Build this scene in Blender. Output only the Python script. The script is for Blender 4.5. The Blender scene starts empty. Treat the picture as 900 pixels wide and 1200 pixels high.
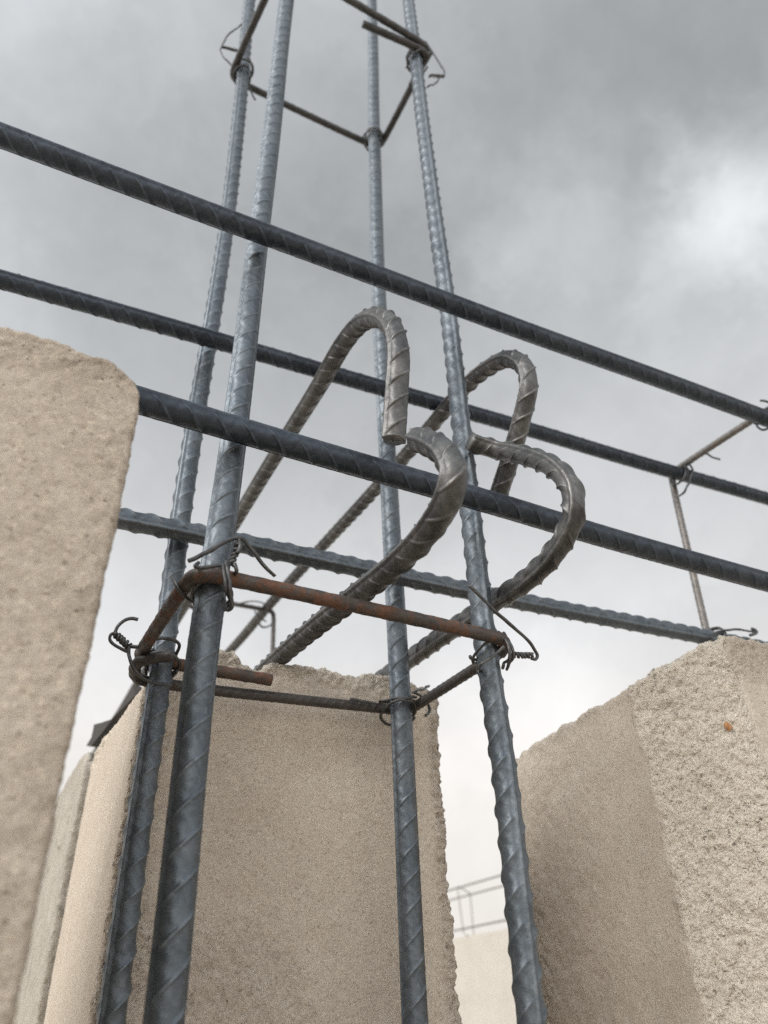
import bpy, math, random
import numpy as np
random.seed(5); rng = np.random.RandomState(7)
sc = bpy.context.scene
COL = sc.collection
# ------------------------------------------------------------------ camera (metres, lens at the origin, ground far below)
F = 868.57; CX = 450.0; CY = 600.0
YAW, PIT, ROL = 0.4614682824933153, 0.599054097142448, -0.03804406082772602
fw = np.array([math.cos(PIT)*math.sin(YAW), math.cos(PIT)*math.cos(YAW), math.sin(PIT)])
rt = np.array([math.cos(YAW), -math.sin(YAW), 0.0])
up = np.cross(rt, fw)
c_, s_ = math.cos(ROL), math.sin(ROL)
R = np.array([rt*c_+up*s_, -rt*s_+up*c_, fw])

def at(p, ax, val):
    """point of the photograph -> point on the plane x, y or z = val"""
    v = R.T @ np.array([(p[0]-CX)/F, -(p[1]-CY)/F, 1.0])
    return v*(val/v[ax])

from mathutils import Matrix
cam_d = bpy.data.cameras.new('camera'); cam = bpy.data.objects.new('camera', cam_d); COL.objects.link(cam)
M = Matrix.Identity(4)
for i in range(3):
    M[i][0] = R[0][i]; M[i][1] = R[1][i]; M[i][2] = -R[2][i]
cam.matrix_world = M
cam_d.sensor_fit = 'VERTICAL'; cam_d.sensor_height = 36.0; cam_d.lens = F/1200*36
cam_d.clip_start = 0.01; cam_d.clip_end = 5000
cam_d.dof.use_dof = True; cam_d.dof.focus_distance = 0.36; cam_d.dof.aperture_fstop = 26.06/2.5
sc.camera = cam

# ------------------------------------------------------------------ helpers
def tag(o, label=None, cat=None, group=None, kind=None):
    if label: o['label'] = label
    if cat: o['category'] = cat
    if group: o['group'] = group
    if kind: o['kind'] = kind
    return o

def mesh_obj(name, V, Fc, mat, parent=None, smooth=True, attr=None):
    me = bpy.data.meshes.new(name)
    me.from_pydata(np.asarray(V, dtype=float).tolist(), [], Fc)
    if smooth: me.polygons.foreach_set('use_smooth', [True]*len(me.polygons))
    if attr is not None:
        a = me.attributes.new('rough', 'FLOAT', 'POINT'); a.data.foreach_set('value', np.asarray(attr, dtype=np.float32))
    me.materials.append(mat); me.update()
    o = bpy.data.objects.new(name, me); COL.objects.link(o)
    if parent is not None: o.parent = parent
    return o

def empty(name, loc=(0, 0, 0)):
    o = bpy.data.objects.new(name, None); o.empty_display_size = 0.02; o.location = loc; COL.objects.link(o); return o

def catmull(P, step):
    P = np.asarray(P, float)
    Q = np.vstack([2*P[0]-P[1], P, 2*P[-1]-P[-2]])
    out = []
    for i in range(1, len(Q)-2):
        p0, p1, p2, p3 = Q[i-1:i+3]
        d = np.linalg.norm(p2-p1)
        if d < 1e-7: continue
        # centripetal parametrisation keeps bends clean
        t0 = 0; t1 = np.linalg.norm(p1-p0)**.5+1e-9; t2 = t1+d**.5; t3 = t2+np.linalg.norm(p3-p2)**.5+1e-9
        n = max(2, int(d/step*2))
        t = np.linspace(t1, t2, n, endpoint=False)[:, None]
        A1 = (t1-t)/(t1-t0)*p0+(t-t0)/(t1-t0)*p1; A2 = (t2-t)/(t2-t1)*p1+(t-t1)/(t2-t1)*p2; A3 = (t3-t)/(t3-t2)*p2+(t-t2)/(t3-t2)*p3
        B1 = (t2-t)/(t2-t0)*A1+(t-t0)/(t2-t0)*A2; B2 = (t3-t)/(t3-t1)*A2+(t-t1)/(t3-t1)*A3
        out.append((t2-t)/(t2-t1)*B1+(t-t1)/(t2-t1)*B2)
    out.append(P[-1:])
    C = np.vstack(out)
    L = np.concatenate([[0], np.cumsum(np.linalg.norm(np.diff(C, axis=0), axis=1))])
    n = max(2, int(L[-1]/step)+1)
    s = np.linspace(0, L[-1], n)
    return np.stack([np.interp(s, L, C[:, k]) for k in range(3)], 1), s

def frames(C, ref):
    T = np.gradient(C, axis=0); T /= np.linalg.norm(T, axis=1)[:, None]
    n = np.asarray(ref, float); n = n-T[0]*(n@T[0]); n /= np.linalg.norm(n)
    N = np.empty_like(C)
    for i in range(len(C)):
        n = n-T[i]*(n@T[i]); n = n/np.linalg.norm(n); N[i] = n
    return T, N, np.cross(T, N)

def sweep(C, N, B, rad, diag=0):
    """rad: (len(C), K) radii. returns verts, faces with end caps"""
    n, K = rad.shape
    th = np.arange(K)*2*math.pi/K
    V = C[:, None, :]+rad[:, :, None]*(np.cos(th)[None, :, None]*N[:, None, :]+np.sin(th)[None, :, None]*B[:, None, :])
    V = V.reshape(-1, 3)
    i = np.arange(n-1)[:, None]*K; j = np.arange(K)[None, :]; j2 = (j+1) % K
    a, b, c, d = (i+j).ravel(), (i+j2).ravel(), (i+K+j2).ravel(), (i+K+j).ravel()
    if diag > 0: Fq = np.vstack([np.stack([a, b, d], -1), np.stack([b, c, d], -1)]).tolist()
    elif diag < 0: Fq = np.vstack([np.stack([a, b, c], -1), np.stack([a, c, d], -1)]).tolist()
    else: Fq = np.stack([a, b, c, d], -1).tolist()
    Fq.append(list(range(K))[::-1]); Fq.append([(n-1)*K+k for k in range(K)])
    return V, Fq

R0 = 0.0056
def rebar_geo(P, ref, phase=0.0, step=0.00065, K=52, pitch=0.0133, r=R0, hand=1, slope=.82, h=0.00095, wob=0.00025, rw=.00105, lh=.00105, brd=.16):
    C, s = catmull(P, step)
    T, N, B = frames(C, ref)
    # far from the picture the mesh may be coarser
    q = C @ R.T; u = CX+F*q[:, 0]/np.maximum(q[:, 2], .01); v = CY-F*q[:, 1]/np.maximum(q[:, 2], .01)
    ins = (q[:, 2] > 0) & (q[:, 2] < 1.1) & (u > -60) & (u < 960) & (v > -60) & (v < 1260)
    keep = ins | (np.arange(len(C)) % 4 == 0); keep[0] = keep[-1] = True
    C, s, N, B = C[keep], s[keep], N[keep], B[keep]
    th = np.arange(K)*2*math.pi/K
    ph = (th % math.pi)-math.pi/2                       # -90..90 within each half, 0 = crown of the half
    half = (th >= math.pi-1e-6).astype(float)
    S = s[:, None]+phase
    u = (S+hand*slope*r*1.15*ph[None, :])/pitch+0.5*half[None, :]
    k = np.abs(u-np.round(u))*pitch
    jit = 1+0.18*np.sin(np.round(u)*12.9898+half*3.1)
    p1 = np.clip(1-k/rw, 0, 1); p2 = np.clip(1-k/(rw*4.2), 0, 1); prof = (.95-brd)*p1*p1*(3-2*p1)+brd*p2*p2*(3-2*p2)-.06
    cres = np.clip(np.cos(ph)*1.35, 0, 1)
    cres = cres*np.clip((math.pi/2-np.abs(ph))*r/0.0012-0.25, 0, 1)
    lon = np.exp(-((math.pi/2-np.abs(ph))*r/0.00085)**6)
    rad = r+h*prof*cres[None, :]*jit+lh*lon[None, :]
    rad = rad+0.00008*np.sin(S*900+ph*5)*np.sin(S*311)   # mill scale unevenness
    w = wob*np.sin(s*23+phase*400)
    return sweep(C+N*w[:, None], N, B, rad, hand)

def rebar(name, P, ref, mat, label=None, cat='rebar', group=None, **kw):
    V, Fc = rebar_geo(P, ref, **kw)
    o = mesh_obj(name, V, Fc, mat)
    tag(o, label, cat, group); return o

def tube_geo(P, r, step=0.0012, K=12, ref=(0.31, 0.22, 0.9), smooth=True, lump=0.0):
    C, s = catmull(P, step) if smooth else (np.asarray(P, float), None)
    T, N, B = frames(C, ref)
    rad = np.full((len(C), K), r)
    if lump:
        L = np.arange(len(C))[:, None]*step; th = np.arange(K)[None, :]
        rad = rad*(1+lump*np.sin(L*700+th*1.3)*np.sin(L*190+th*.7))
    return sweep(C, N, B, rad)

def merge(parts):
    VV, FF, o = [], [], 0
    for V, Fc in parts:
        VV.append(np.asarray(V)); FF += [[a+o for a in f] for f in Fc]; o += len(V)
    return np.vstack(VV), FF

# ---- value noise, vectorised
def _h(i, j, k, seed):
    n = (i*374761393+j*668265263+k*2147483647+seed*1274126177) & 0xffffffff
    n = ((n ^ (n >> 13))*1274126177) & 0xffffffff
    n = (n ^ (n >> 16)) & 0xffffffff
    return n/4294967295.0
def vnoise(P, sc_, seed=0):
    Q = P*sc_+1000.0
    I = np.floor(Q).astype(np.int64); f = Q-I; f = f*f*(3-2*f)
    r = 0
    for a in (0, 1):
        for b in (0, 1):
            for c in (0, 1):
                w = (f[:, 0] if a else 1-f[:, 0])*(f[:, 1] if b else 1-f[:, 1])*(f[:, 2] if c else 1-f[:, 2])
                r = r+w*_h(I[:, 0]+a, I[:, 1]+b, I[:, 2]+c, seed)
    return r*2-1
def fbm(P, sc_, octv=4, seed=0, gain=0.55):
    r = 0; a = 1.0; t = 0
    for o in range(octv):
        r = r+a*vnoise(P, sc_*2.03**o, seed+o*17); t += a; a *= gain
    return r/t

# ------------------------------------------------------------------ materials
def new_mat(name):
    m = bpy.data.materials.new(name); m.use_nodes = True
    nt = m.node_tree; nt.nodes.clear()
    o = nt.nodes.new('ShaderNodeOutputMaterial'); b = nt.nodes.new('ShaderNodeBsdfPrincipled')
    nt.links.new(b.outputs[0], o.inputs[0])
    return m, nt, b
def nd(nt, typ, **kw):
    n = nt.nodes.new(typ)
    for k, v in kw.items():
        if k in ('operation', 'blend_type', 'data_type', 'feature', 'attribute_name', 'interpolation_type', 'clamp', 'noise_dimensions'): setattr(n, k, v)
    return n
def noise(nt, vec, scale, detail=4, rough=.6, dist=0):
    n = nt.nodes.new('ShaderNodeTexNoise'); n.inputs['Scale'].default_value = scale; n.inputs['Detail'].default_value = detail
    n.inputs['Roughness'].default_value = rough; n.inputs['Distortion'].default_value = dist
    nt.links.new(vec, n.inputs['Vector']); return n.outputs['Fac']
def ramp(nt, fac, stops):
    n = nt.nodes.new('ShaderNodeValToRGB')
    while len(n.color_ramp.elements) < len(stops): n.color_ramp.elements.new(.5)
    for e, (p, c) in zip(n.color_ramp.elements, stops):
        e.position = p; e.color = (*c, 1) if len(c) == 3 else c
    nt.links.new(fac, n.inputs[0]); return n.outputs[0]
def mix(nt, fac, a, b, mode='MIX'):
    n = nt.nodes.new('ShaderNodeMix'); n.data_type = 'RGBA'; n.blend_type = mode
    for sock, v in ((n.inputs[0], fac), (n.inputs[6], a), (n.inputs[7], b)):
        if hasattr(v, 'is_output'): nt.links.new(v, sock)
        elif isinstance(v, (int, float)): sock.default_value = v
        else: sock.default_value = (*v, 1)
    return n.outputs[2]
def mth(nt, op, a, b=None, c=None, clamp=False):
    n = nt.nodes.new('ShaderNodeMath'); n.operation = op; n.use_clamp = clamp
    for s, v in zip(n.inputs, (a, b, c)):
        if v is None: continue
        if hasattr(v, 'is_output'): nt.links.new(v, s)
        else: s.default_value = v
    return n.outputs[0]
def bump(nt, b, hgt, dist, strength=1.0, prev=None):
    n = nt.nodes.new('ShaderNodeBump'); n.inputs['Distance'].default_value = dist; n.inputs['Strength'].default_value = strength
    nt.links.new(hgt, n.inputs['Height'])
    if prev is not None: nt.links.new(prev, n.inputs['Normal'])
    nt.links.new(n.outputs[0], b.inputs['Normal']); return n.outputs[0]

def concrete(name, base, dark, light, pit=.5, grain=1000, crack=False):
    m, nt, b = new_mat(name)
    tc = nt.nodes.new('ShaderNodeTexCoord').outputs['Object']
    ra = nt.nodes.new('ShaderNodeAttribute'); ra.attribute_name = 'rough'; rough = ra.outputs['Fac']
    big = noise(nt, tc, 9, 5, .6)
    mid = noise(nt, tc, 60, 5, .65, .3)
    col = mix(nt, ramp(nt, big, [(.35, (0, 0, 0)), (.66, (1, 1, 1))]), dark, base)
    col = mix(nt, mth(nt, 'MULTIPLY', ramp(nt, mid, [(.42, (0, 0, 0)), (.7, (1, 1, 1))]), .55), col, light)
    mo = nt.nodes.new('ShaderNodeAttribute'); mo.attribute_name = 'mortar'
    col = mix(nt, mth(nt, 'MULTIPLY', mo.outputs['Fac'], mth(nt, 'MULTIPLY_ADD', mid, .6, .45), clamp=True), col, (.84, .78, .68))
    if crack:
        cv = nt.nodes.new('ShaderNodeTexVoronoi'); cv.feature = 'DISTANCE_TO_EDGE'; cv.inputs['Scale'].default_value = 11
        vd = nt.nodes.new('ShaderNodeTexNoise'); vd.inputs['Scale'].default_value = 25; vd.inputs['Detail'].default_value = 4; nt.links.new(tc, vd.inputs['Vector'])
        vv = nt.nodes.new('ShaderNodeVectorMath'); vv.operation = 'MULTIPLY_ADD'; nt.links.new(vd.outputs['Color'], vv.inputs[0]); vv.inputs[1].default_value = (.05, .05, .05); nt.links.new(tc, vv.inputs[2])
        nt.links.new(vv.outputs[0], cv.inputs['Vector'])
        ck = ramp(nt, cv.outputs['Distance'], [(.0, (1, 1, 1)), (.028, (0, 0, 0))])
        ck = mth(nt, 'MULTIPLY', ck, ramp(nt, noise(nt, tc, 14, 3), [(.45, (0, 0, 0)), (.6, (1, 1, 1))]))
        col = mix(nt, mth(nt, 'MULTIPLY', ck, .75), col, tuple(v*.35 for v in dark))
    # sand grains
    vo = nt.nodes.new('ShaderNodeTexVoronoi'); vo.inputs['Scale'].default_value = grain; nt.links.new(tc, vo.inputs['Vector'])
    gr = nt.nodes.new('ShaderNodeSeparateColor'); nt.links.new(vo.outputs['Color'], gr.inputs[0])
    gcol = ramp(nt, gr.outputs[0], [(0, (.50, .45, .40)), (.06, (.80, .77, .74)), (.5, (1, 1, 1)), (.86, (1.0, .98, .95)), (1, (1.25, 1.23, 1.2))])
    col = mix(nt, .6, col, gcol, 'MULTIPLY')
    # dark pits, in patches, finer than the grains' clumps
    pn = noise(nt, tc, 420, 3, .6, .4)
    pm = noise(nt, tc, 22, 3, .6)
    thr = mth(nt, 'MULTIPLY_ADD', pm, .20, .125)
    thr = mth(nt, 'ADD', thr, mth(nt, 'MULTIPLY', rough, .10))
    pitm = mth(nt, 'MULTIPLY', mth(nt, 'SUBTRACT', mth(nt, 'ADD', thr, .085*pit), pn), 30, clamp=True)
    pitm = mth(nt, 'MULTIPLY', pitm, .75)
    col = mix(nt, pitm, col, tuple(v*.28 for v in dark))
    nt.links.new(col, b.inputs['Base Color'])
    b.inputs['Roughness'].default_value = .95; b.inputs['Specular IOR Level'].default_value = .15
    g1 = noise(nt, tc, 1100, 4, .8)
    g2 = noise(nt, tc, 250, 5, .7)
    n1 = bump(nt, b, mth(nt, 'SUBTRACT', g1, mth(nt, 'MULTIPLY', pitm, .8)), .0007, 1.0)
    hh = mth(nt, 'MULTIPLY', g2, mth(nt, 'MULTIPLY_ADD', rough, 1.6, .12))
    n2_ = bump(nt, b, hh, .0022, .8, n1)
    vg = nt.nodes.new('ShaderNodeTexVoronoi'); vg.inputs['Scale'].default_value = 640; vg.inputs['Randomness'].default_value = 1.0; nt.links.new(tc, vg.inputs['Vector'])
    gh = mth(nt, 'MULTIPLY', mth(nt, 'SUBTRACT', 1.0, vg.outputs['Distance']), mth(nt, 'MULTIPLY', mth(nt, 'MULTIPLY_ADD', rough, 1.8, -.8, clamp=True), mth(nt, 'MULTIPLY_ADD', mid, 1.5, -.2, clamp=True)))
    bump(nt, b, gh, .0017, .8, n2_)
    return m

def steel(name, a, c, rust=0.0, metal=.55, rgh=.42, rustcol=(.16, .065, .03)):
    m, nt, b = new_mat(name)
    tc = nt.nodes.new('ShaderNodeTexCoord').outputs['Object']
    n1 = noise(nt, tc, 42, 7, .72, .3); n2 = noise(nt, tc, 420, 4, .7)
    col = mix(nt, ramp(nt, n1, [(.35, (0, 0, 0)), (.68, (1, 1, 1))]), a, c)
    fl = ramp(nt, noise(nt, tc, 130, 7, .75, .8), [(.50, (0, 0, 0)), (.545, (1, 1, 1))])
    col = mix(nt, mth(nt, 'MULTIPLY', fl, .22), col, tuple(v*.55 for v in a))
    sp = ramp(nt, n2, [(.60, (0, 0, 0)), (.72, (1, 1, 1))])
    col = mix(nt, mth(nt, 'MULTIPLY', sp, .35), col, tuple(min(1, v*1.9) for v in c))
    ge = nt.nodes.new('ShaderNodeNewGeometry')
    wear = ramp(nt, ge.outputs['Pointiness'], [(.505, (0, 0, 0)), (.56, (1, 1, 1))])
    wear = mth(nt, 'MULTIPLY', mth(nt, 'MULTIPLY', wear, ramp(nt, noise(nt, tc, 260, 4, .7), [(.38, (.15, .15, .15)), (.62, (1, 1, 1))])), .38)
    col = mix(nt, wear, col, tuple(min(1, v*2.3+.03) for v in c))
    du = ramp(nt, noise(nt, tc, 1500, 2, .5), [(.69, (0, 0, 0)), (.74, (1, 1, 1))])
    col = mix(nt, mth(nt, 'MULTIPLY', mth(nt, 'MULTIPLY', du, ramp(nt, noise(nt, tc, 30, 3), [(.5, (0, 0, 0)), (.62, (1, 1, 1))])), .7), col, (.45, .42, .38))
    if rust > 0:
        n3 = noise(nt, tc, 95, 8, .78, .6)
        rm = ramp(nt, n3, [(.62-rust*.33, (0, 0, 0)), (.69-rust*.30, (1, 1, 1))])
        rc = mix(nt, n2, tuple(v*.45 for v in rustcol), tuple(v*1.6 for v in rustcol))
        col = mix(nt, rm, col, rc)
        nt.links.new(mth(nt, 'MULTIPLY', mth(nt, 'SUBTRACT', 1.0, rm), metal), b.inputs['Metallic'])
        nt.links.new(mth(nt, 'MULTIPLY_ADD', rm, .35, rgh), b.inputs['Roughness'])
    else:
        b.inputs['Metallic'].default_value = metal
        nt.links.new(mth(nt, 'MULTIPLY_ADD', fl, .10, mth(nt, 'MULTIPLY_ADD', n1, .30, rgh-.16)), b.inputs['Roughness'])
    nt.links.new(col, b.inputs['Base Color'])
    bump(nt, b, noise(nt, tc, 500, 4, .7), .00025, .6)
    return m

M_BLOCK = concrete('sand_concrete', (.66, .59, .505), (.60, .53, .45), (.72, .66, .58), pit=.25)
M_BLOCKL = concrete('sand_concrete_coarse', (.57, .50, .425), (.41, .35, .29), (.65, .58, .50), pit=.62, grain=720)
M_GREY = concrete('grey_concrete', (.50, .47, .41), (.42, .395, .35), (.62, .59, .54), pit=.25, crack=True)
M_FAR = concrete('pale_concrete', (.58, .555, .51), (.52, .495, .45), (.62, .60, .55), pit=.1)
M_STEEL = steel('blue_mill_steel', (.088, .107, .127), (.160, .182, .203), metal=.68, rgh=.44)
M_BEAM = steel('dark_mill_steel', (.032, .041, .055), (.070, .085, .108), metal=.62, rgh=.42)
M_HOOK = steel('bent_steel', (.055, .058, .062), (.155, .153, .150), rust=.06, rustcol=(.10, .085, .075), metal=.62, rgh=.42)
M_RUST = steel('rusty_steel', (.050, .044, .042), (.095, .080, .072), rust=.42, metal=.4, rgh=.5, rustcol=(.135, .068, .044))
M_DARKRUST = steel('dark_rusty_steel', (.055, .050, .048), (.085, .078, .074), rust=.15, metal=.4, rgh=.5, rustcol=(.08, .05, .035))
M_PALE = steel('pale_ribbed_steel', (.11, .105, .10), (.20, .185, .175), rust=.10, metal=.4, rustcol=(.14, .09, .065))
M_WIRE = steel('annealed_wire', (.035, .036, .038), (.09, .09, .092), metal=.55, rgh=.4)

# ------------------------------------------------------------------ vertical column bars
VB = {1: (0.2781, [(336, 0), (308, 240), (262, 600), (239, 760), (191, 1200)]),
      2: (0.3724, [(293, 0), (269, 240), (213, 600), (187, 797), (130, 1200)]),
      3: (0.3778, [(436, 0), (440.5, 240), (446.5, 400), (458, 600), (466, 760), (487, 1200)]),
      4: (0.2880, [(479, 0), (508, 240), (526, 368), (570, 760), (591, 900), (623, 1200)])}
VP = {}
def extend(P, z0, z1, ax):
    P = P[np.argsort(P[:, ax])]
    d0 = (P[1]-P[0])/(P[1]-P[0])[ax]; d1 = (P[-1]-P[-2])/(P[-1]-P[-2])[ax]
    # damp the end directions towards the overall one
    g = (P[-1]-P[0])/(P[-1]-P[0])[ax]
    a = P[0]+(.5*d0+.5*g)*(z0-P[0][ax]); b = P[-1]+(.5*d1+.5*g)*(z1-P[-1][ax])
    return np.vstack([a, P, b])
vlab = {1: 'thick blue-grey upright rebar nearest the camera, front left corner of the column cage',
        2: 'upright rebar at the rear left of the column cage, with a pale left edge',
        3: 'upright rebar standing against the face of the middle concrete block, between the two hooks',
        4: 'right-hand upright rebar of the column cage, beside the tip of the right hook, wavy edges'}
refs = {1: (-.98, -.12, 0), 2: (-.80, -.60, 0), 3: (-.99, .12, 0), 4: (-.08, -1, 0)}
for i, (Y, px) in VB.items():
    P = np.array([at(p, 1, Y) for p in px])
    P = extend(P, -.45, 1.35, 2); VP[i] = P
    rebar('column_rebar', P, refs[i], M_STEEL, vlab[i], group='upright rebars of the column cage', phase=.003*i, slope=.82, hand=-1, brd=(.5 if i in (2, 4) else .16))
def vpos(i, z):
    P = VP[i]; return np.array([np.interp(z, P[:, 2], P[:, k]) for k in range(3)])

# ------------------------------------------------------------------ beam bars running along the wall
BB = {1: (0.2614, [(0, 158), (300, 271), (600, 382), (900, 491)]),
      2: (0.3539, [(0, 327), (270, 404), (600, 498), (740, 539), (900, 585)]),
      3: (0.2646, [(165, 470), (350, 524), (560, 585), (700, 627), (900, 682)]),
      4: (0.3597, [(135, 607), (200, 620), (380, 657), (575, 698), (740, 730), (828, 747)])}
blab = {1: 'topmost dark rebar crossing the picture in front of the upright bars',
        2: 'second dark rebar from the top, passing behind the front left upright and behind both hooks',
        3: 'dark rebar coming out from behind the left block and crossing behind the lower hooks',
        4: 'lowest crossing rebar, with bumpy edges, running from left block to right block'}
brefs = {1: (0, -.97, .23), 2: (0, -.97, .23), 3: (0, -.885, .466), 4: (0, 1, .62)}
BP = {}
for i, (Y, px) in BB.items():
    P = np.array([at(p, 1, Y) for p in px])
    P = extend(P, -1.0, 2.4, 0); BP[i] = P
    rebar('beam_rebar', P, brefs[i], M_STEEL if i == 4 else M_BEAM, blab[i], group='rebars of the beam along the wall', phase=.004*i, hand=-1, slope=.85, brd=(.5 if i == 4 else .12))
def bpos(i, x):
    P = BP[i]; return np.array([np.interp(x, P[:, 0], P[:, k]) for k in range(3)])

# ------------------------------------------------------------------ hooked bars of the beam coming from behind
def hook(X, px, label, ref, tail, mat=M_HOOK, Xs=None, **kw):
    P = np.array([at(p, 0, (Xs[k] if Xs else X)) for k, p in enumerate(px)])
    P = np.vstack([tail, P])
    return rebar('hooked_rebar', P, ref, mat, label, 'hooked rebar', 'hooked rebars of the beam from behind', r=.0053, h=.00115, **kw)
def tail_of(X, p0, p1, Yend):
    a, b = at(p0, 0, X), at(p1, 0, X); d = (a-b)/abs((a-b)[1]); d[2] = min(d[2], .10)
    return np.array([a+d*(Yend-a[1]), a+d*.15])
XU1, XL1, XU2, XL2 = .128, .127, .2268, .213
hook(XU1, [(280, 605), (330, 522), (375, 450), (402, 404), (424, 378), (445, 372), (461, 385), (467, 412), (465, 455), (461, 516)],
     'left upper hook, its end bent straight down beside a rear upright', (1, 0, 0), tail_of(XU1, (280, 605), (402, 404), 2.6), phase=.002, hand=-1)
hook(XL1, [(318, 778), (375, 730), (430, 688), (470, 655), (503, 620), (524, 585), (531, 556), (523, 533), (508, 521), (489, 514)],
     'left lower hook curling up in front of a crossing bar, near another hook end', (1, 0, 0), tail_of(XL1, (318, 778), (430, 688), 2.6), phase=.005, hand=-1)
hook(XU2, [(277, 754), (350, 670), (440, 573), (500, 505), (545, 453), (573, 430), (597, 420), (615, 430), (620, 452), (612, 490), (599, 535), (580, 592)],
     'right upper hook, bent down so its end goes behind a crossing bar', (1, 0, 0), tail_of(XU2, (277, 754), (440, 573), 2.6), phase=.0, hand=-1)
hook(XL2, [(482, 772), (520, 745), (575, 708), (620, 678), (652, 645), (671, 608), (670, 575), (650, 549), (615, 534), (582, 527), (561, 521), (551, 517)],
     'right lower hook, widest curl, its cut tip touching the right-hand upright bar', (.15, 1, .2), tail_of(XL2, (482, 772), (575, 708), 2.6), phase=.004, hand=1, brd=.45, Xs=[XL2]*8+[.2125, .208, .199, .1935, .1915])

# ------------------------------------------------------------------ stirrups
def stirrup_path(cs, r_c=.010, n=5):
    """cs: corner points; first and last are free ends"""
    cs = [np.asarray(c, float) for c in cs]
    P = [cs[0]]
    for a, b, c in zip(cs[:-2], cs[1:-1], cs[2:]):
        u = (a-b)/np.linalg.norm(a-b); v = (c-b)/np.linalg.norm(c-b)
        for t in np.linspace(0, 1, n):
            P.append(b+u*r_c*(1-t)**2+v*r_c*t**2)
    P.append(cs[-1]); return np.array(P)
SR = .0031
H1, H2 = .1525, .772
v = {i: vpos(i, H1) for i in (1, 2, 3, 4)}
o_ = .0098
c1 = v[1]+[-o_, -o_, 0]; c2 = v[2]+[-o_-.001, o_+.001, 0]; c3 = v[3]+[o_, o_, 0]; c4 = v[4]+[o_, -o_, 0]
st = empty('column_stirrup', tuple(c1))
tag(st, 'rusty brown stirrup tied round the column bars just above the middle block', 'stirrup', 'stirrups of the column cage')
def child(name, geo, mat, parent, label=None):
    V, Fc = geo
    V = np.asarray(V)-np.array(parent.location)
    o = mesh_obj(name, V, Fc, mat, parent)
    if label: o['label'] = label
    return o
# hooked tail along the rear side, left side, near side, ribbed right side, rear side
e2 = at((318, 797), 1, c2[1]-.007)
path = stirrup_path([e2, c2+[.001, -.006, .0055], c2+[-.001, -.016, .0045], c1, c4+[-.002, 0, 0], c4+[0, .012, -.001]])
child('near_rod', tube_geo(path, SR*1.05, K=20, lump=.05), M_RUST, st)
mid34 = c4+[0, .012, -.001]
path = stirrup_path([mid34+[0, .0005, 0], c3, v[2]+[.03, o_+.001, -.004], c2+[0, 0, -.004], c2+[-.0035, -.020, -.002], v[2]+[.0025, -.0145, .001]], r_c=.008)
C_, s__ = catmull(path, .0012)
child('rear_rod', rebar_geo(path, (0, 0, 1), K=20, pitch=.0052, r=SR*.92, h=.00035, slope=.5, lh=.0002, step=.0008), M_DARKRUST, st)

v = {i: vpos(i, H2) for i in (1, 2, 3, 4)}
c1 = v[1]+[-o_, -o_, 0]; c2 = v[2]+[-o_, o_, 0]; c3 = v[3]+[o_, o_, 0]; c4 = v[4]+[o_, -o_, 0]
ta = at((425, 28), 2, H2-.006)
tb = at((470, 121), 2, H2-.010)
path = stirrup_path([ta, c4+[0, .001, -.006], c4+[.0, .010, -.004], c3, c2, c1, c4+[.0, -.001, .001], c4+[.001, .012, .003], c4+[-.002, .035, -.006]])
o = mesh_obj('column_stirrup', *tube_geo(path, SR*1.1, K=16, lump=.05), M_WIRE)
tag(o, 'dark stirrup high up near the top of the picture, with a loose tail end', 'stirrup', 'stirrups of the column cage')

# beam stirrup on the right
XS = .458
b1, b2, b3, b4 = (bpos(i, XS) for i in (1, 2, 3, 4))
q = .0092
path = stirrup_path([b1+[.014, -q, -.09], b1+[.012, -q, q], b2+[.013, q+.002, q], b4+[0, q, -q-.004], b4+[0, -.004, -q-.004]], r_c=.006)
o = mesh_obj('beam_stirrup', *rebar_geo(path, (1, 0, 0), K=18, pitch=.006, r=.0028, h=.0003, slope=.5, lh=.0002, step=.001), M_PALE)
tag(o, 'pale thin stirrup round the crossing bars above the right block', 'stirrup', 'stirrups of the beams')
# stirrup of the beam from behind
def cross_stirrup(Y, ys, label):
    def hp(X, z): return np.array([X, Y, z])
    path = stirrup_path([hp(.135, .405), hp(.116, .412), hp(.236, .412), hp(.238, .27), hp(.116, .27), hp(.116, .408), hp(.15, .395)], r_c=.008)
    path = path+np.array([0, 0, ys])
    o = mesh_obj('beam_stirrup', *tube_geo(path, .0027, K=12, lump=.05), M_DARKRUST)
    tag(o, label, 'stirrup', 'stirrups of the beams')
cross_stirrup(.785, 0, 'small out-of-focus dark stirrup seen between the front left upright and the hook shafts')

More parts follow.
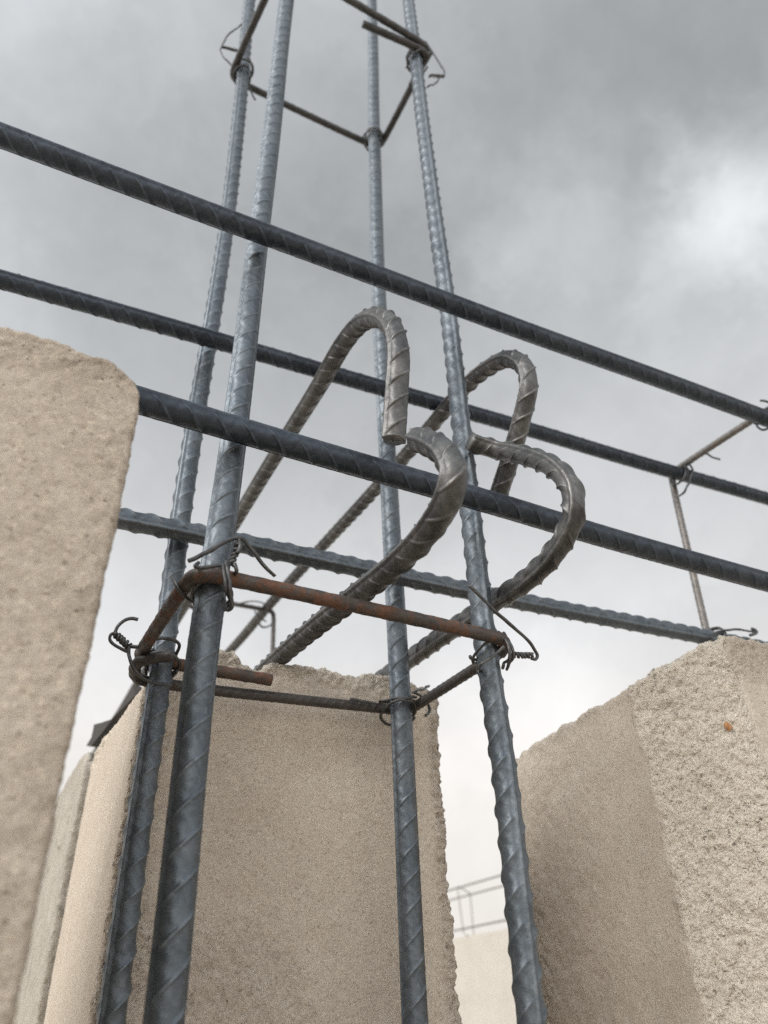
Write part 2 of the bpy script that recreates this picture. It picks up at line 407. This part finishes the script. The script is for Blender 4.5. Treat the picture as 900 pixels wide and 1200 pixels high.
# ------------------------------------------------------------------ tie wires
WR = .00085
def wire(px, ax, val, r=WR):
    return tube_geo([at(p, ax, (val[k] if isinstance(val, (list, tuple)) else val)) for k, p in enumerate(px)], r, step=.0008, K=10)
def twist(a, b, n=4, rr=.0010, r=WR):
    a, b = np.asarray(a), np.asarray(b); d = b-a; L = np.linalg.norm(d); d = d/L
    u = np.cross(d, (.3, .5, .8)); u /= np.linalg.norm(u); w = np.cross(d, u)
    t = np.linspace(0, 1, int(n*10)+1); out = []
    for ph in (0, math.pi):
        an = t*n*2*math.pi+ph+.5*np.sin(t*9+ph)
        P = a+d*L*t[:, None]+rr*(np.cos(an)[:, None]*u+np.sin(an)[:, None]*w)
        out.append(tube_geo(P, r, smooth=False, K=8))
    return out
def ring(c, nrm, ra, rb=None, turns=1.15, rise=.0025, start=0, uref=(1, 0, 0), r=WR):
    nrm = np.asarray(nrm, float); nrm /= np.linalg.norm(nrm)
    u = np.asarray(uref, float); u = u-nrm*(u@nrm); u /= np.linalg.norm(u); w = np.cross(nrm, u); rb = rb or ra
    t = np.linspace(0, turns, int(28*turns))
    P = np.asarray(c)+ra*np.cos(2*math.pi*t+start)[:, None]*u+rb*np.sin(2*math.pi*t+start)[:, None]*w+nrm*(rise*(t-.5*turns))[:, None]
    return tube_geo(P, r, K=9, step=.0009)
def tie(parts, label):
    V, Fc = merge(parts); V = V+.0006*np.column_stack([vnoise(V, 170, 60+k) for k in range(3)])+.0010*np.column_stack([vnoise(V, 60, 70+k) for k in range(3)]); o = mesh_obj('tie_wire', V, Fc, M_WIRE)
    return tag(o, label, 'tie wire', 'tie wires of the cages')
YF = .266
v1 = vpos(1, H1); v2 = vpos(2, H1); v3 = vpos(3, H1); v4 = vpos(4, H1)
tie([wire([(220, 656.5), (246, 644), (262, 636.5), (275, 631), (284, 631.5), (290, 637), (302, 652), (321, 675)], 1, [.262, .262, .262, .262, .262, .263, .264, .266]),
     wire([(281, 632), (282, 640), (279, 648)], 1, .262)]
    + twist(at((281, 636), 1, .263), at((272, 661), 1, .265), 2.5)
    + [wire([(272, 660), (262, 661.5), (240, 662.5), (229, 661), (232, 657.5)], 1, [.266, .262, .262, .264, .268]),
       wire([(266, 657), (268, 672), (271, 692), (270, 710), (264, 714), (262, 700)], 1, [.262, .259, .260, .264, .268, .272]),
       wire([(262, 662), (263.5, 676), (266, 690), (268, 700)], 1, [.262, .259, .260, .264]),
       wire([(203, 675), (207, 686), (216, 698), (226, 706), (240, 716)], 1, [.286, .282, .284, .288, .296]),
       wire([(276, 660), (279, 668), (276, 672)], 1, [.262, .262, .266]),
       ring(v1+[0, 0, -.004], (.1, .5, 1), .0082, .0086, 1.3)],
    'long tie wire with a bent free end where the rusty stirrup crosses the front upright')
YL = .362
tie([wire([(161, 726), (154, 724.5), (147, 726), (138, 733), (134.5, 741)], 1, YL)]
    + twist(at((135, 742), 1, YL), at((152, 757), 1, YL), 2.5, rr=.0012)
    + [wire([(136, 741), (130, 743), (129, 748), (134, 754), (144, 760), (153, 764)], 1, YL),
       wire([(152, 757), (151, 768), (155, 782), (166, 793), (182, 800), (200, 803)], 1, [YL, .357, .355, .357, .36, .365]),
       wire([(153, 757), (165, 758), (176, 752), (190, 749.5), (203, 751), (208, 757), (206, 767), (202, 776)], 1, [YL, .358, .357, .356, .359, .364, .372, .384]),
       ring(v2+[0, 0, .002], (.25, .3, 1), .0084, .0096, 1.6),
       ring(v2+[-.004, .006, .0], (.9, .3, .3), .0065, .0075, 1.2)],
    'looped tie wire with a curled pigtail at the left corner of the rusty stirrup')
Y3 = .370
tie([ring(v3+[0, .003, .0035], (-.15, -.32, 1), .0105, .0125, 1.2),
     ring(v3+[0, .003, -.0045], (.05, .22, 1), .0102, .0125, 1.15),
     wire([(411, 820), (425, 822.5), (443, 826)], 1, .381),
     wire([(488, 811), (496, 808), (504, 803)], 1, [.366, .372, .38]),
     wire([(484, 812), (494, 817), (501, 823), (503, 832), (497, 840)], 1, [.366, .374, .384, .388, .386])],
    'tie wire looped twice round the upright against the middle block')
tie([wire([(550.5, 687), (556, 692), (579, 716), (598, 732), (616, 748), (628, 762), (630.5, 768), (628, 772.5), (622, 772)], 1, [.268, .268, .270, .274, .278, .281, .282, .282, .282])]
    + twist(at((600, 768), 1, .282), at((624, 768.5), 1, .282), 3, rr=.0011)
    + [wire([(590, 756), (582, 765), (572, 772), (562, 779), (560.5, 786), (566, 789)], 1, [.272, .274, .275, .278, .286, .292]),
       wire([(591, 742), (596, 750), (601, 762), (600, 774), (594, 784)], 1, [.284, .277, .275, .279, .288]),
       wire([(585, 740), (592, 747), (597, 759), (596, 772), (589, 782)], 1, [.284, .276, .274, .277, .288]),
       ring(v4+[.001, 0, -.002], (-.35, .25, 1), .0088, .0098, 1.4)],
    'tie wire with one long straight free end at the right corner of the rusty stirrup')
w1, w2, w3, w4 = (vpos(i, H2) for i in (1, 2, 3, 4))
tie([wire([(290, 23), (279, 31), (268, 41), (260, 52), (258, 58), (262, 67), (270, 75), (278, 83)], 1, .372)]
    + twist(at((260, 54), 1, .372), at((278, 60), 1, .37), 3)
    + [ring(w2+[0, 0, .004], (.3, .2, 1), .0088, .010, 2.1, rise=.004), ring(w2+[0, 0, -.008], (-.2, .3, 1), .0086, .0098, 1.4),
       wire([(288, 97), (293, 105), (299, 116)], 1, .372)],
    'tie wire with a pointed loop at the top left of the upper stirrup')
tie([ring(w3+[0, .003, 0], (.4, -.2, 1), .0095, .011, 2.2, rise=.006), ring(w3+[0, .003, -.004], (-.5, .1, 1), .0095, .011, 1.3)],
    'small tie wire at the rear corner of the upper stirrup')
tie([wire([(499, 50), (508, 64), (518, 78), (521.5, 86), (520, 91), (514, 91)], 1, .288)]
    + twist(at((503, 90), 1, .288), at((520, 91), 1, .288), 3)
    + [wire([(516, 92), (510, 98), (501, 101)], 1, .288),
       ring(w4+[.001, 0, -.010], (-.5, .25, 1), .0098, .011, 2.3, rise=.006), ring(w4+[.001, 0, -.004], (.2, -.4, 1), .0092, .011, 1.6)],
    'tie wire with a raised sharp end at the top right of the upper stirrup')
tie([ring(bpos(2, .468)+[0, .002, 0], (1, .2, -.3), .0088, .0105, 1.6, uref=(0, 1, 0)), wire([(844, 539), (836, 536), (826, 531), (812, 540), (803, 548)], 1, [.335, .336, .337, .343, .346]),
     wire([(806, 540), (811, 552), (803, 572), (797, 580)], 1, [.345, .347, .35, .36])],
    'tie wire where the pale stirrup meets the second crossing bar')
tie([ring(bpos(4, .458)+[0, .002, 0], (1, .1, -.2), .0088, .0105, 1.6, uref=(0, 1, 0)),
     wire([(832, 747), (843, 741), (860, 738.5), (882, 740), (887, 740.5)], 1, .352), wire([(881, 745), (888, 740.5), (882, 737)], 1, .352, r=.0012)],
    'tie wire sticking out flat just above the peak of the right block')
tie([ring(bpos(1, .466), (1, .2, -.3), .0088, .0105, 1.6, uref=(0, 1, 0)), wire([(890, 470), (897, 471), (906, 475)], 1, .262)],
    'tie wire on the topmost crossing bar at the right edge of the picture')
tie([ring((.226, .785, .400), (0, 1, .2), .0095, .0105, 1.4), wire([(270, 710), (288, 706), (300, 705), (311, 708)], 1, .78), wire([(298, 716), (304, 723), (312, 729)], 1, .78)],
    'thin tie wire arching over the small out-of-focus stirrup')

# ------------------------------------------------------------------ concrete blocks
def block_geo(foot, steps, zb, top, dz, amp, maskf, seed, round_r=.006, inset_rows=(.0015, .004, .008, .014, .024), clump=None):
    """foot: footprint corners anticlockwise; steps: sample distance per edge; top: f(points, edge, t)->z"""
    P, E, Tt = [], [], []
    n = len(foot)
    for k in range(n):
        a = np.array(foot[k], float); b = np.array(foot[(k+1) % n], float)
        L = np.linalg.norm(b-a); m = max(1, int(L/steps[k]))
        tt = np.arange(m)/m
        f = .0015/L
        if steps[k] > .003: tt = np.concatenate([[0, f, 2*f, 3*f, 4*f], tt[(tt > 5*f) & (tt < 1-5*f)], [1-4*f, 1-3*f, 1-2*f, 1-f]])
        for t in tt:
            P.append(a+(b-a)*t); E.append(k); Tt.append(t*L)
    P = np.array(P); E = np.array(E); Tt = np.array(Tt)
    # soften the corners
    d = steps[0]
    for _ in range(2):
        P = .5*P+.25*(np.roll(P, 1, 0)+np.roll(P, -1, 0))
    Z = np.array([top(p, e, t) for p, e, t in zip(P, E, Tt)])
    m = max(3, int((Z.max()-zb)/dz))
    rows = []
    for i in range(m+1):
        f = i/m
        rows.append(np.column_stack([P, zb+(Z-zb-round_r)*f]))
    cen = P.mean(0)
    # rounded shoulder then the top surface
    tn = np.roll(P, -1, 0)-np.roll(P, 1, 0); tn /= np.linalg.norm(tn, axis=1)[:, None]
    nin = np.column_stack([-tn[:, 1], tn[:, 0]])
    for a in (30, 60, 90):
        a = math.radians(a)
        rows.append(np.column_stack([P+nin*round_r*(1-math.cos(a)), Z-round_r+round_r*math.sin(a)]))
    base = P+nin*round_r
    for k in (.06, .14, .26, .45, .7, .97):
        rows.append(np.column_stack([base+(cen-base)*k, Z-.004*min(1, k*5)-.002]))
    G = np.array(rows)                                     # rows, nper, 3
    du = np.roll(G, -1, 1)-np.roll(G, 1, 1); dv = np.gradient(G, axis=0)
    Nn = np.cross(du, dv); ln = np.linalg.norm(Nn, axis=2)[:, :, None]; Nn = Nn/np.maximum(ln, 1e-12)
    Vv = G.reshape(-1, 3); Nv = Nn.reshape(-1, 3)
    msk = np.clip(maskf(Vv), 0, 1)
    lo = fbm(Vv, 28, 3, seed); g = fbm(Vv, 150, 4, seed+5, .62); g2 = vnoise(Vv, 520, seed+9)
    cl = np.abs(fbm(Vv, 95, 3, seed+21))                    # crumbly ridges
    g3 = fbm(Vv, 330, 3, seed+31, .7)
    disp = amp*(.5*lo+.16*g+.05*g2)+msk*(.0011*g+.0018*g3-.0022*np.clip(np.abs(g3)-.28, 0, 1)+.0006*(cl-.2)*2+.0005*g2+.0010*lo)
    Vv = Vv+Nv*disp[:, None]
    if clump is not None: Vv = Vv+Nv*(clump(Vv)*(.0022*fbm(Vv, 110, 3, seed+50)+.0014*fbm(Vv, 280, 3, seed+51, .7)))[:, None]
    R_, K_ = G.shape[0], G.shape[1]
    i = np.arange(R_-1)[:, None]*K_; j = np.arange(K_)[None, :]; j2 = (j+1) % K_
    Fq = np.stack([i+j, i+j2, i+K_+j2, i+K_+j], -1).reshape(-1, 4).tolist()
    Fq.append([(R_-1)*K_+k for k in range(K_)]); Fq.append(list(range(K_))[::-1])
    return Vv, Fq, msk
def S(x, a, b):
    t = np.clip((x-a)/(b-a), 0, 1); return t*t*(3-2*t)
def nz1(x, f, seed): return float(vnoise(np.array([[x, 0.3, 0.7]]), f, seed)[0])

def add_block(name, label, cat, group, mat, mortar=None, **kw):
    V, Fc, msk = block_geo(**kw)
    o = mesh_obj(name, V, Fc, mat, attr=msk)
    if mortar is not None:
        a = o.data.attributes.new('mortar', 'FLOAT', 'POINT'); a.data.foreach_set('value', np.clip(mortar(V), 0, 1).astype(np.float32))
    return tag(o, label, cat, group)
G_BL = 'blocks along the top of the walls'
# middle block: its end faces the column
tp = [(170, 795), (215, 778), (240, 764), (259, 760), (276, 759), (283, 776), (309, 783), (322, 773), (355, 775), (380, 779), (401, 787), (412, 790), (447, 786), (481, 797), (504, 805)]
TP = np.array([at(p, 1, .40) for p in tp])
def top_mid(p, e, t):
    if e == 0: return float(np.interp(p[0], TP[:, 0], TP[:, 2]))+.0012*nz1(p[0], 300, 3)
    if e == 3:
        z0 = TP[0, 2]; return float(np.interp(p[1], [.40, .52, .63], [z0, .170, .182]))+.001*nz1(p[1], 260, 4)
    return .172
def mask_mid(V):
    e1 = S(V[:, 0], .219, .229); e2 = S(V[:, 2], .165, .178)
    ed = np.exp(-((V[:, 0]-.050)/.004)**2)*np.exp(-((V[:, 1]-.40)/.006)**2)
    ed2 = np.exp(-((V[:, 0]-.06)/.010)**2)*np.exp(-((V[:, 1]-.40)/.006)**2)*.5
    pt = .50*S(fbm(V, 26, 3, 77)+.30, 0, .35)*S(.062-V[:, 2], 0, .035)*S(.175-V[:, 0], 0, .03)*S(.415-V[:, 1], 0, .01)
    return e1+e2*.9+ed+ed2+pt+.06
add_block('concrete_block', 'sandy block in the middle behind the column bars, broken top edge, pale narrow left side', 'concrete block', G_BL, M_BLOCK, mortar=lambda V: .55*S(V[:, 2], .160, .172),
          foot=[(.0505, .400), (.2315, .400), (.2315, .640), (.050, .640)], steps=[.0012, .004, .012, .0022], zb=-.05, top=top_mid, dz=.0012, amp=.0009, maskf=mask_mid, seed=11, round_r=.004, clump=lambda V: 1.3*S(V[:, 2], .158, .172)+1.0*S(V[:, 0], .222, .230))
# right block
def top_right(p, e, t):
    # e: 0 = rough oblique corner, 1 = front face, 2 right, 3 back, 4 = smooth end face
    if e == 4: return .168+.0012*nz1(p[1], 120, 5)-.004*float(S(p[1], .46, .494))
    if e == 0: return float(np.interp(p[0], [.334, .345, .36, .375], [.168, .176, .185, .189]))+.0015*nz1(p[0], 240, 6)
    if e == 1: return float(np.interp(p[0], [.375, .40, .5, .8], [.192, .193, .19, .18]))+.001*nz1(p[0], 120, 6)
    return .165
def mask_right(V):
    ob = S(.3395-V[:, 1]+.0016*vnoise(V, 130, 14), 0, .006)*(1-S(V[:, 0], .376, .383)*.85)
    far = S(V[:, 1]+.010*vnoise(V, 50, 12), .462, .486)*S(.40-V[:, 0], 0, .03)*(.12+.7*S(.10-V[:, 2], 0, .05))
    return ob+far+.06+S(V[:, 2], .158, .17)*.7
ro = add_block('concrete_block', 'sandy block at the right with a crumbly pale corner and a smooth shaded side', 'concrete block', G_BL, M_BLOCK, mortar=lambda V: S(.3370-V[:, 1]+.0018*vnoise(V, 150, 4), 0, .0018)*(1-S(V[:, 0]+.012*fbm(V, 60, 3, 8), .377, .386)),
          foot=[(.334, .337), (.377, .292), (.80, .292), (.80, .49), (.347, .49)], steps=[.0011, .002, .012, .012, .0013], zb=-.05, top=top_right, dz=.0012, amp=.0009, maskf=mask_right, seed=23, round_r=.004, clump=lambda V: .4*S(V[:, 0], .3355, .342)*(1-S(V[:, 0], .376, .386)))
# left block, close to the camera
TL = np.array([at(p, 1, .205) for p in [(0, 380), (45, 391), (90, 408), (125, 420), (146, 432), (160, 448), (165, 468)]])
def top_left(p, e, t):
    if e == 0: return float(np.interp(p[0], [-.6]+list(TL[:, 0]), [TL[0, 2]]+list(TL[:, 2])))+.0008*nz1(p[0], 300, 8)
    return .178
def mask_left(V): return .20+.18*S(V[:, 0], -.006, .009)+.30*S(V[:, 2], .178, .19)
xr = at((165, 475), 1, .205)[0]
add_block('concrete_block', 'blurred coarse block filling the left edge of the picture, closest to the camera', 'concrete block', G_BL, M_BLOCKL,
          foot=[(-.40, .205), (xr, .205), (xr-.0005, .38), (-.40, .38)], steps=[.0010, .005, .012, .012], zb=-.05, top=top_left, dz=.0010, amp=.0005, maskf=mask_left, seed=31, round_r=.0022, clump=lambda V: .05+.40*S(V[:, 2], .180, .191))
# grey block behind the middle one
def top_grey(p, e, t):
    if e == 3: return float(np.interp(p[1], [.645, .66, .69, .80, 1.0], [.178, .190, .196, .206, .215]))+.0015*nz1(p[1], 150, 9)
    return .18
def mask_grey(V): return .25+.75*S(fbm(V, 12, 3, 5), .1, .35)
add_block('concrete_block', 'light grey cracked block at far left, between the blurred block and the middle block', 'concrete block', G_BL, M_GREY,
          foot=[(.045, .648), (.225, .648), (.225, 1.04), (.041, 1.04)], steps=[.004, .01, .012, .0022], zb=-.05, top=top_grey, dz=.0022, amp=.0022, maskf=mask_grey, seed=41, round_r=.005)
# brick chip stuck in the right block
th = np.linspace(0, 2*math.pi, 14, endpoint=False)
cc = at((853, 851), 1, .318)
def chip(c, r, mat, name, lab):
    Vc, Fc = [], []
    nR = 6
    for a in range(nR+1):
        el = math.pi*a/nR
        for t in th:
            d = np.array([math.sin(el)*math.cos(t), math.sin(el)*math.sin(t)*.6, math.cos(el)*.8])
            Vc.append(np.asarray(c)+d*r*(1+.25*math.sin(3*t+a)+.15*math.cos(5*t)))
    K = len(th)
    for a in range(nR):
        for k in range(K): Fc.append([a*K+k, a*K+(k+1) % K, (a+1)*K+(k+1) % K, (a+1)*K+k])
    o = mesh_obj(name, Vc, Fc, mat, ro, smooth=False); o['label'] = lab
m_chip, nt, b = new_mat('brick_orange'); tcn = nt.nodes.new('ShaderNodeTexCoord').outputs['Object']
nt.links.new(mix(nt, noise(nt, tcn, 900, 3), (.36, .17, .07), (.55, .30, .14)), b.inputs['Base Color']); b.inputs['Roughness'].default_value = .9
# where the ray meets the oblique face
pn = np.array([.337-.292, .377-.334, 0.]); pn /= np.linalg.norm(pn)
ray = at((853, 851), 1, .3); k_ = (np.array([.334, .337, 0])@pn)/(ray@pn)
chip(ray*k_, .0026, m_chip, 'brick_chip', 'small orange brick chip set in the crumbly corner')

# dark wedge-shaped scrap of unknown make on the wall behind
m_scrap, nt, b = new_mat('dark_scrap'); tcn = nt.nodes.new('ShaderNodeTexCoord').outputs['Object']
nt.links.new(mix(nt, noise(nt, tcn, 120, 5, .7, .5), (.022, .019, .018), (.06, .052, .048)), b.inputs['Base Color']); b.inputs['Roughness'].default_value = .85
bump(nt, b, noise(nt, tcn, 300, 4), .0006, .6)
out = [(156, 804), (149, 815), (139, 831), (130, 843), (118, 847), (110, 849), (109, 855), (107, 864), (101, 874), (106, 875), (120, 858), (132, 842), (158, 815)]
front = [at(p, 0, .058) for p in out]
Vt = [p for p in front]+[p+np.array([.012, .0, 0]) for p in front]
n = len(out)
Ft = [list(range(n)), list(range(2*n-1, n-1, -1))]+[[k, k+n, (k+1) % n+n, (k+1) % n] for k in range(n)]
o = mesh_obj('dark_offcut', Vt, Ft, m_scrap, smooth=False); tag(o, 'dark wedge-shaped scrap lying on the wall top left of the middle block', 'timber scrap')

# ------------------------------------------------------------------ walls below the blocks (course joints kept in the mesh)
def wall(name, x0, x1, y0, y1, z0, z1, mat, label, cat='wall'):
    Vw, Fw = [], []
    H = .2
    z = z1
    while z > z0+.01:
        zz = max(z0, z-H)
        along_x = (x1-x0) > (y1-y0)
        L0, L1 = (x0, x1) if along_x else (y0, y1)
        a = L0; odd = int(round((z1-z)/H)) % 2
        first = .2 if odd else .4
        while a < L1-.02:
            bnd = min(L1, a+first); first = .4
            g = .004
            xa, xb = (a+g, bnd-g) if along_x else (x0, x1)
            ya, yb = (y0, y1) if along_x else (a+g, bnd-g)
            o_ = len(Vw)
            for zc in (zz+g, z-g):
                Vw += [(xa, ya, zc), (xb, ya, zc), (xb, yb, zc), (xa, yb, zc)]
            Fw += [[o_, o_+3, o_+2, o_+1], [o_+4, o_+5, o_+6, o_+7]]+[[o_+k, o_+(k+1) % 4, o_+4+(k+1) % 4, o_+4+k] for k in range(4)]
            a = bnd
        z = zz
    i_ = .004; o_ = len(Vw)                                  # recessed mortar core
    for zc in (z0+.001, z1-.006):
        Vw += [(x0+i_, y0+i_, zc), (x1-i_, y0+i_, zc), (x1-i_, y1-i_, zc), (x0+i_, y1-i_, zc)]
    Fw += [[o_, o_+3, o_+2, o_+1], [o_+4, o_+5, o_+6, o_+7]]+[[o_+k, o_+(k+1) % 4, o_+4+(k+1) % 4, o_+4+k] for k in range(4)]
    o = mesh_obj(name, Vw, Fw, mat, smooth=False); tag(o, label, cat); return o
GZ = -1.9
wall('block_wall', .335, 2.6, .292, .484, GZ, -.055, M_BLOCK, 'block wall carrying the right block')
wall('block_wall', -2.2, .009, .206, .38, GZ, -.055, M_BLOCK, 'block wall carrying the blurred left block')
wall('block_wall', .05, .23, .402, 3.0, GZ, -.055, M_BLOCK, 'block wall carrying the middle block and the grey block')
FX = 1.70; kf = FX
zt = at((590, 1089), 0, FX)[2]
Vw = [(x, y, z) for z in (GZ, zt) for (x, y) in ((FX, .9), (FX+.15, .9), (FX+.15, 5.6), (FX, 5.6))]
o = mesh_obj('block_wall', Vw, [[0, 3, 2, 1], [4, 5, 6, 7]]+[[k, (k+1) % 4, 4+(k+1) % 4, 4+k] for k in range(4)], M_FAR, smooth=False)
tag(o, 'pale sunlit block wall far behind, seen in the gap left of the right block', 'wall')
# rebar cage on the far wall
def far_bar(p0, p1, X, label):
    a, b = at(p0, 0, X), at(p1, 0, X); d = (b-a)/(b-a)[1]
    P = np.array([a+d*(y-a[1]) for y in (1.0, 2.2, 3.6, 5.4)])
    P[:, 0] = X; P[:, 2] = np.interp(P[:, 1], [1.0, 5.4], [P[:, 2].mean()-.004, P[:, 2].mean()+.004])
    V, Fc = tube_geo(P, .0032, step=.01, K=10, ref=(0, 0, 1), lump=.06)
    o = mesh_obj('beam_rebar', V, Fc, M_PALE); tag(o, label, 'rebar', 'rebars of the cage on the far wall'); return P
f1 = far_bar((536, 1040), (600, 1020), FX, 'upper blurred rebar of the faint cage on the far pale wall')
f2 = far_bar((553, 1048), (602, 1036), FX+.14, 'second blurred rebar of the faint cage on the far pale wall')
f3 = far_bar((545, 1088), (604, 1076), FX, 'lowest blurred rebar of the faint cage, close to the top of the far pale wall')
# vertical leg and top of the faint stirrup
na, nb = at((536, 1040), 0, FX), at((551, 1048), 0, FX+.14)
zb_ = zt+.012
path = stirrup_path([np.array([FX, na[1]-.02, zb_]), na+[0, -.0, .004], nb+[0, 0, .004], np.array([nb[0], nb[1], zb_]), np.array([FX+.02, na[1], zb_-.004])], r_c=.012)
o = mesh_obj('beam_stirrup', *tube_geo(path, .0022, step=.004, K=8), M_PALE); tag(o, 'faint blurred stirrup of the cage on the far pale wall', 'stirrup', 'stirrups of the beams')

# ------------------------------------------------------------------ ground
mg, nt, b = new_mat('sandy_soil'); tcn = nt.nodes.new('ShaderNodeTexCoord').outputs['Object']
gcol = mix(nt, ramp(nt, noise(nt, tcn, .8, 8, .65), [(.35, (0, 0, 0)), (.65, (1, 1, 1))]), (.36, .31, .25), (.48, .42, .34))
nt.links.new(gcol, b.inputs['Base Color']); b.inputs['Roughness'].default_value = 1.0
bump(nt, b, noise(nt, tcn, 30, 8, .7), .02, .7)
g = np.concatenate([-np.geomspace(3000, 4, 14), np.linspace(-3, 6, 19), np.geomspace(8, 3000, 14)])
XX, YY = np.meshgrid(g, g); GV = np.column_stack([XX.ravel(), YY.ravel(), np.full(XX.size, GZ)])
dd = np.hypot(GV[:, 0], GV[:, 1]); GV[:, 2] += .04*fbm(GV, .6, 3, 3)*(dd < 50)
n = len(g); Fg = [[i*n+j, i*n+j+1, (i+1)*n+j+1, (i+1)*n+j] for i in range(n-1) for j in range(n-1)]
o = mesh_obj('ground', GV, Fg, mg); tag(o, kind='structure')

# ------------------------------------------------------------------ sun and sky
SUN_DIR = np.array([-.80, -.27, .56]); SUN_DIR /= np.linalg.norm(SUN_DIR)      # towards the sun
sl = bpy.data.lights.new('sun', 'SUN'); sl.energy = 1.5; sl.angle = math.radians(28); sl.color = (1.0, .95, .88)
so = bpy.data.objects.new('sun', sl); COL.objects.link(so)
from mathutils import Vector
so.rotation_euler = Vector(SUN_DIR).to_track_quat('Z', 'Y').to_euler()
w = bpy.data.worlds.new('World'); sc.world = w; w.use_nodes = True
nt = w.node_tree; nt.nodes.clear()
wo = nt.nodes.new('ShaderNodeOutputWorld')
sky = nt.nodes.new('ShaderNodeTexSky'); sky.sky_type = 'NISHITA'; sky.sun_disc = False
sky.sun_elevation = math.asin(SUN_DIR[2]); sky.sun_rotation = math.atan2(SUN_DIR[0], SUN_DIR[1])
bg1 = nt.nodes.new('ShaderNodeBackground'); bg1.inputs[1].default_value = .1; nt.links.new(sky.outputs[0], bg1.inputs[0])
tc = nt.nodes.new('ShaderNodeTexCoord').outputs['Generated']
# warped direction for soft cloud masses
nv = nt.nodes.new('ShaderNodeTexNoise'); nv.inputs['Scale'].default_value = 3.2; nv.inputs['Detail'].default_value = 8; nv.inputs['Roughness'].default_value = .66
nt.links.new(tc, nv.inputs['Vector'])
vm = nt.nodes.new('ShaderNodeVectorMath'); vm.operation = 'SUBTRACT'; nt.links.new(nv.outputs['Color'], vm.inputs[0]); vm.inputs[1].default_value = (.5, .5, .5)
vs = nt.nodes.new('ShaderNodeVectorMath'); vs.operation = 'SCALE'; nt.links.new(vm.outputs[0], vs.inputs[0]); vs.inputs['Scale'].default_value = .40
va = nt.nodes.new('ShaderNodeVectorMath'); va.operation = 'ADD'; nt.links.new(tc, va.inputs[0]); nt.links.new(vs.outputs[0], va.inputs[1])
vn = nt.nodes.new('ShaderNodeVectorMath'); vn.operation = 'NORMALIZE'; nt.links.new(va.outputs[0], vn.inputs[0])
wd = vn.outputs[0]
def blob(d, k, amp):
    d = np.asarray(d)/np.linalg.norm(d)
    n = nt.nodes.new('ShaderNodeVectorMath'); n.operation = 'DOT_PRODUCT'; nt.links.new(wd, n.inputs[0]); n.inputs[1].default_value = tuple(d)
    e = mth(nt, 'EXPONENT', mth(nt, 'MULTIPLY', mth(nt, 'SUBTRACT', n.outputs['Value'], 1.0), k))
    return mth(nt, 'MULTIPLY', e, amp)
def D(x, y): return at((x, y), 1, 1.0)
sep = nt.nodes.new('ShaderNodeSeparateXYZ'); nt.links.new(tc, sep.inputs[0]); el = sep.outputs[2]
# clouds brighten towards the horizon
lum = ramp(nt, el, [(0.0, (.60,)*3), (.26, (.585,)*3), (.47, (.50,)*3), (.60, (.42,)*3), (.72, (.345,)*3), (.82, (.29,)*3), (.93, (.30,)*3), (1.0, (.42,)*3)])
tot = lum
for d, k, a in [(D(870, 262), 130, .20), (D(850, 290), 380, .10), (D(610, 268), 330, .09), (D(560, 200), 200, .03), (D(690, 200), 120, .03), (D(760, 330), 200, .04), (D(720, 460), 70, .05), (D(890, 30), 50, -.07),
                (D(650, 60), 90, -.03), (D(460, 290), 90, -.05), (D(715, 250), 400, -.06), (D(250, 250), 40, -.02), (D(30, 20), 30, .05), (D(0, 560), 40, -.03),
                (D(560, 870), 45, .12), (D(720, 740), 120, .06), (D(640, 830), 200, .06), (D(140, 800), 60, .09), (D(420, 560), 60, -.02), (D(640, 560), 120, .03),
                ((-.85, .0, .55), 5, 1.0), ((-.2, -.8, .55), 3, .70)]:  # last entry: unseen bright sky behind the camera, added to light the front faces
    tot = mth(nt, 'ADD', tot, blob(d, k, a))
det = noise(nt, tc, 4.5, 7, .58, .3); det2 = noise(nt, tc, 1.7, 3, .5)
tot = mth(nt, 'ADD', tot, mth(nt, 'MULTIPLY', mth(nt, 'SUBTRACT', det, .5), .13))
tot = mth(nt, 'ADD', tot, mth(nt, 'MULTIPLY', mth(nt, 'SUBTRACT', det2, .5), .10))
tint = ramp(nt, el, [(0.0, (1.07, 1.0, .92)), (.28, (1.035, 1.0, .96)), (.40, (1.0, 1.0, 1.0)), (.50, (.99, 1.0, 1.01)), (.75, (.965, 1.0, 1.025)), (1.0, (.955, 1.0, 1.03))])
cl1 = ramp(nt, noise(nt, wd, 5.5, 9, .62, .5), [(.38, (0, 0, 0)), (.50, (.45, .45, .45)), (.60, (1, 1, 1))])
cl2 = noise(nt, tc, 16, 8, .62, .7)
amp_ = ramp(nt, el, [(.0, (.5,)*3), (.5, (.8,)*3), (1, (1,)*3)])
tot = mth(nt, 'ADD', tot, mth(nt, 'MULTIPLY', mth(nt, 'MULTIPLY', mth(nt, 'SUBTRACT', cl1, .45), .040), amp_))
tot = mth(nt, 'ADD', tot, mth(nt, 'MULTIPLY', mth(nt, 'MULTIPLY', mth(nt, 'SUBTRACT', cl2, .5), .045), amp_))
cc_ = nt.nodes.new('ShaderNodeCombineColor')
for k in range(3): nt.links.new(tot, cc_.inputs[k])
colr = mix(nt, 1.0, cc_.outputs[0], tint, 'MULTIPLY')
bg2 = nt.nodes.new('ShaderNodeBackground'); nt.links.new(colr, bg2.inputs[0]); bg2.inputs[1].default_value = 1.0
ms = nt.nodes.new('ShaderNodeMixShader'); ms.inputs[0].default_value = .95
nt.links.new(bg1.outputs[0], ms.inputs[1]); nt.links.new(bg2.outputs[0], ms.inputs[2]); nt.links.new(ms.outputs[0], wo.inputs[0])

sc.view_settings.view_transform = 'Standard'; sc.view_settings.look = 'None'; sc.view_settings.gamma = 1.0; sc.view_settings.exposure = 0.42
sc.cycles.max_bounces = 5; sc.cycles.use_denoising = False
